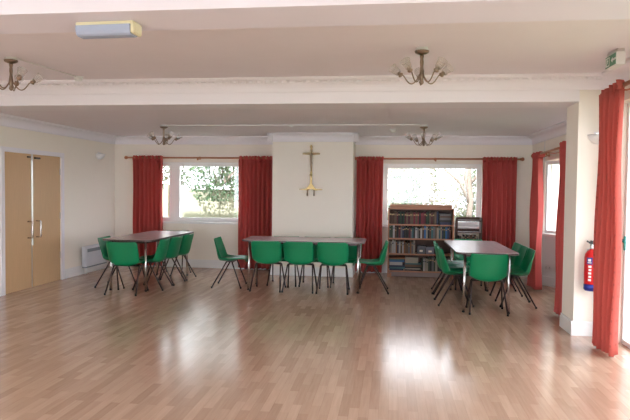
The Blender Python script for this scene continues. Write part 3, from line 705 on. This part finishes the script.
# dark storage boxes on the third shelf
for k, (x0, w, h, cn) in enumerate([(XI0+.48, .13, .135, 'slate'), (XI0+.625, .14, .12, 'grey-blue'), (XI0+.78, .12, .10, 'black')]):
    t = thing('storage_box', '%s box on the third shelf of the wide bookcase, %s of three' % (cn, ('left', 'middle', 'right')[k]), 'box', (x0, YF, SZ[1]), 0, 'boxes on the third shelf')
    mm = mat(cn.replace('-', '_')+'_card', {'slate': (.09, .09, .11), 'grey-blue': (.13, .14, .18), 'black': (.02, .02, .03)}[cn], .5)
    MB().box(0, 0, 0, w, .17, h*.8, bev=.002).build('body', mm, t)
    MB().box(-.003, -.003, h*.8, w+.003, .173, h, bev=.002).build('lid', mm, t)
    MB().box(w*.3, -.0015, h*.25, w*.7, 0, h*.5).build('paper_label', M_PAPER, t)

# small dark bookcase
SX0, SX1 = 1.10, 1.525
t = thing('small_bookcase', 'small dark open-backed bookcase between the wide bookcase and the curtain', 'bookcase', (SX0, 10.27, 0), 0)
sw, sd = SX1-SX0, .24
for s in (0, sw-.018): MB().prism([(0, 0), (sd, 0), (sd, 1.045), (.03, 1.045), (0, 1.02)], s, s+.018, lambda u, v, q: Vector((q, u, v))).build('side_panel', M_DARKW, t)
SS = [.07, .29, .56, .80, 1.0]
for z in SS:
    MB().box(.018, .01, z-.018, sw-.018, sd, z).build('shelf', M_DARKW, t)
    if z > .6: MB().box(.018, sd-.012, z, sw-.018, sd, z+.045).build('back_rail', M_DARKW, t)
MB().box(0.018, sd-.008, .05, sw-.018, sd, .56).build('back_panel', M_DARKW, t)
shelf_row(21, SX0+.03, SX1-.03, 10.29, SS[2], .16, .20, .020, .036, ['black', 'tan', 'dark green', 'cream', 'brown', 'black', 'grey'], 'the small bookcase upper shelf', .15)
shelf_row(22, SX0+.03, SX1-.03, 10.29, SS[1], .16, .21, .022, .038, ['black', 'brown', 'navy', 'dark red'], 'the small bookcase middle shelf', .15)

# ------------------------------------------------------------ garden
M_GRASS = mat('grass', (.05, .085, .025), .9, noise=.3, ns=4)
o = struct('ground', MB().box(-25, YB+.35, -.3, 25, 40, -.15).box(2.98, -15, -.3, 25, YB+.35, -.15).box(-25, -25, -.3, 2.98, YREAR-.35, -.15).box(-25, YREAR-.35, -.3, XL-.32, YB+.35, -.15), M_GRASS)
M_FENCE = mat('weathered_fence_wood', (.17, .165, .11), .85, noise=.18, ns=2, scale=(8, 1, .5))
t = thing('garden_fence', 'pale weathered board fence outside the left window', 'fence', (-9, 13.6, -.15), 0)
rnd = random.Random(3)
for k in range(5):
    fb = MB(); x = k*1.85
    while x < (k+1)*1.85-.09:
        fb.box(x, rnd.uniform(0, .012), 0, x+.115, .02+rnd.uniform(0, .012), 1.62+rnd.uniform(-.015, .015)); x += .1165
    fb.build('fence_panel', M_FENCE, t)
    MB().box(k*1.85-.05, -.09, 0, k*1.85+.05, -.0, 1.72).build('fence_post', M_FENCE, t)
MB().box(0, .035, .35, 9.2, .08, .43).build('fence_rail', M_FENCE, t); MB().box(0, .035, 1.35, 9.2, .08, 1.43).build('fence_rail', M_FENCE, t)

def leafmat(name, c):
    M = bpy.data.materials.new(name); M.use_nodes = True
    n, l = M.node_tree.nodes, M.node_tree.links; b = n['Principled BSDF']; o = n['Material Output']
    b.inputs['Roughness'].default_value = .5
    g = n.new('ShaderNodeNewGeometry'); ra = n.new('ShaderNodeValToRGB')
    ra.color_ramp.elements[0].color = (*[q*.5 for q in c], 1); ra.color_ramp.elements[1].color = (*[min(1, q*1.7) for q in c], 1)
    l.new(g.outputs['Random Per Island'], ra.inputs[0]); l.new(ra.outputs[0], b.inputs['Base Color'])
    t = n.new('ShaderNodeBsdfTranslucent'); l.new(ra.outputs[0], t.inputs[0]); x = n.new('ShaderNodeMixShader'); x.inputs[0].default_value = .35
    l.new(b.outputs[0], x.inputs[1]); l.new(t.outputs[0], x.inputs[2]); l.new(x.outputs[0], o.inputs[0]); return M
ML1 = leafmat('mid_green_leaves', (.035, .075, .028)); ML2 = leafmat('yellow_green_leaves', (.055, .078, .028)); M_BARK = mat('grey_brown_bark', (.11, .085, .065), .9, noise=.3, ns=12)
M_TWIG = mat('pale_twigs', (.17, .14, .11), .9)
def shrub(label, x, y, base, top, rx, ry, nleaf, ls, lm, seed, twigs=30, name='garden_shrub', cat='shrub', grp=None, spread=1.0, zr=0):
    rnd = random.Random(seed); t = thing(name, label, cat, (x, y, -.15), 0, grp)
    st = MB(); tips = []
    for k in range(twigs):
        a = rnd.uniform(0, 2*PI); r = rnd.random()**.5; e = Vector((rx*r*math.cos(a), ry*r*math.sin(a), rnd.uniform(base+.2, top)))
        b = Vector((e.x*.12, e.y*.12, zr)); mid = b.lerp(e, .5)+Vector((rnd.uniform(-.15, .15), rnd.uniform(-.1, .1), rnd.uniform(0, .2)))
        w = .03 if k < 3 else .008; st.tube([b, mid, e], [w, w*.7, .004], 5, False)
        for q in range(4):
            p = mid.lerp(e, rnd.random()); g = p+Vector((rnd.uniform(-.3, .3), rnd.uniform(-.2, .2), rnd.uniform(-.1, .35)))*spread; st.tube([p, p.lerp(g, .5)+Vector((0, 0, rnd.uniform(-.05, .05))), g], [.006, .005, .003], 4, False); tips.append((p, g))
    st.build('stems', M_TWIG if twigs > 40 else M_BARK, t)
    bm = bmesh.new()
    for k in range(nleaf):
        if rnd.random() < .6: p, g = rnd.choice(tips); c = p.lerp(g, rnd.random())+Vector([rnd.gauss(0, .06) for _ in range(3)])
        else:
            a = rnd.uniform(0, 2*PI); r = rnd.random()**.45; hz = rnd.random(); k_ = math.sin(PI*(.15+.8*hz))**.6
            c = Vector((rx*r*k_*math.cos(a), ry*r*k_*math.sin(a), base+(top-base)*hz))
        c.z = max(c.z, .02)
        u = Vector([rnd.gauss(0, 1) for _ in range(3)]).normalized(); v = u.orthogonal().normalized(); s = ls*rnd.uniform(.6, 1.3)
        q = [bm.verts.new(c+w_) for w_ in (-u*s, v*s*.5, u*s, -v*s*.5)]; bm.faces.new(q)
    me = bpy.data.meshes.new('leaves'); bm.to_mesh(me); bm.free(); me.materials.append(lm)
    o = bpy.data.objects.new('foliage', me); C.objects.link(o); o.parent = t; o['kind'] = 'stuff'
    return t
shrub('leafy green climber spilling over the fence outside the left window', -3.95, 13.3, 1.35, 2.7, .85, .2, 3400, .035, ML1, 1, zr=1.7)
shrub('thin green bush against the fence at the right of the left window', -3.05, 13.3, .9, 2.5, .25, .15, 420, .035, ML1, 2)
shrub('yellow-green tree crown behind the fence on the left', -6.2, 15.2, 1.2, 3.3, 1.5, .6, 3200, .05, ML2, 3, name='garden_tree', cat='tree')
shrub('pale green tree crown behind the fence, centre of the left window', -3.5, 15.4, 1.4, 3.2, 1.3, .5, 2200, .05, ML2, 4, name='garden_tree', cat='tree')
shrub('tangled twiggy bush outside the right window, left part', .25, 14.2, .3, 2.5, .7, .5, 3000, .034, ML2, 5, twigs=60)
shrub('tangled twiggy bush outside the right window, centre', 1.15, 14.0, .2, 2.6, .7, .5, 2200, .03, ML2, 6, twigs=90, spread=1.3)
shrub('leafier green bush outside the right window, right part', 2.05, 14.2, .2, 2.5, .7, .5, 3600, .036, ML2, 7, twigs=60)
shrub('low green bush outside the right window behind the bookcase', .1, 13.4, .3, 1.65, .5, .3, 900, .035, ML1, 8, twigs=25)
shrub('tall pale hedge far beyond the bushes, left half of the right window', .3, 18.3, .0, 3.1, 1.6, .5, 4500, .06, ML2, 12, twigs=50, name='garden_hedge', cat='hedge')
shrub('tall pale hedge far beyond the bushes, right half of the right window', 3.6, 18.3, .0, 3.3, 1.6, .5, 4500, .06, ML2, 13, twigs=50, name='garden_hedge', cat='hedge')
# gnarled trunk outside the right window
tr = MB(); tr.tube([(1.75, 13.6, -.15), (1.70, 13.6, .7), (1.76, 13.6, 1.3), (1.68, 13.65, 1.8), (1.72, 13.7, 2.6)], [.10, .07, .06, .085, .04], 10).tube([(1.74, 13.6, 1.2), (1.5, 13.6, 1.7), (1.2, 13.65, 1.95), (.95, 13.7, 2.35)], [.045, .035, .025, .015], 8).tube([(1.70, 13.62, 1.6), (1.98, 13.6, 1.95), (2.2, 13.6, 2.5)], [.04, .03, .015], 8)
tag(tr.build('old_tree_trunk', M_BARK), 'gnarled grey trunk with forked branches outside the right window', 'tree')
t = thing('garden_shed', 'pale blue-white outbuilding wall beyond the bushes outside the right window', 'shed', (-.9, 15.2, -.15), 0)
mm = mat('pale_blue_boards', (.45, .52, .58), .8); MB().box(0, 0, 0, 1.4, 2, 2.05).build('wall', mm, t)
MB().prism([(-.15, 2.0), (1.55, 2.0), (.7, 2.6)], -.1, 2.1, lambda u, v, q: Vector((u, q, v))).build('roof', M_BARK, t)
MB().box(.5, -.02, 1.1, 1.0, 0, 1.6).build('window', M_UPVC, t)
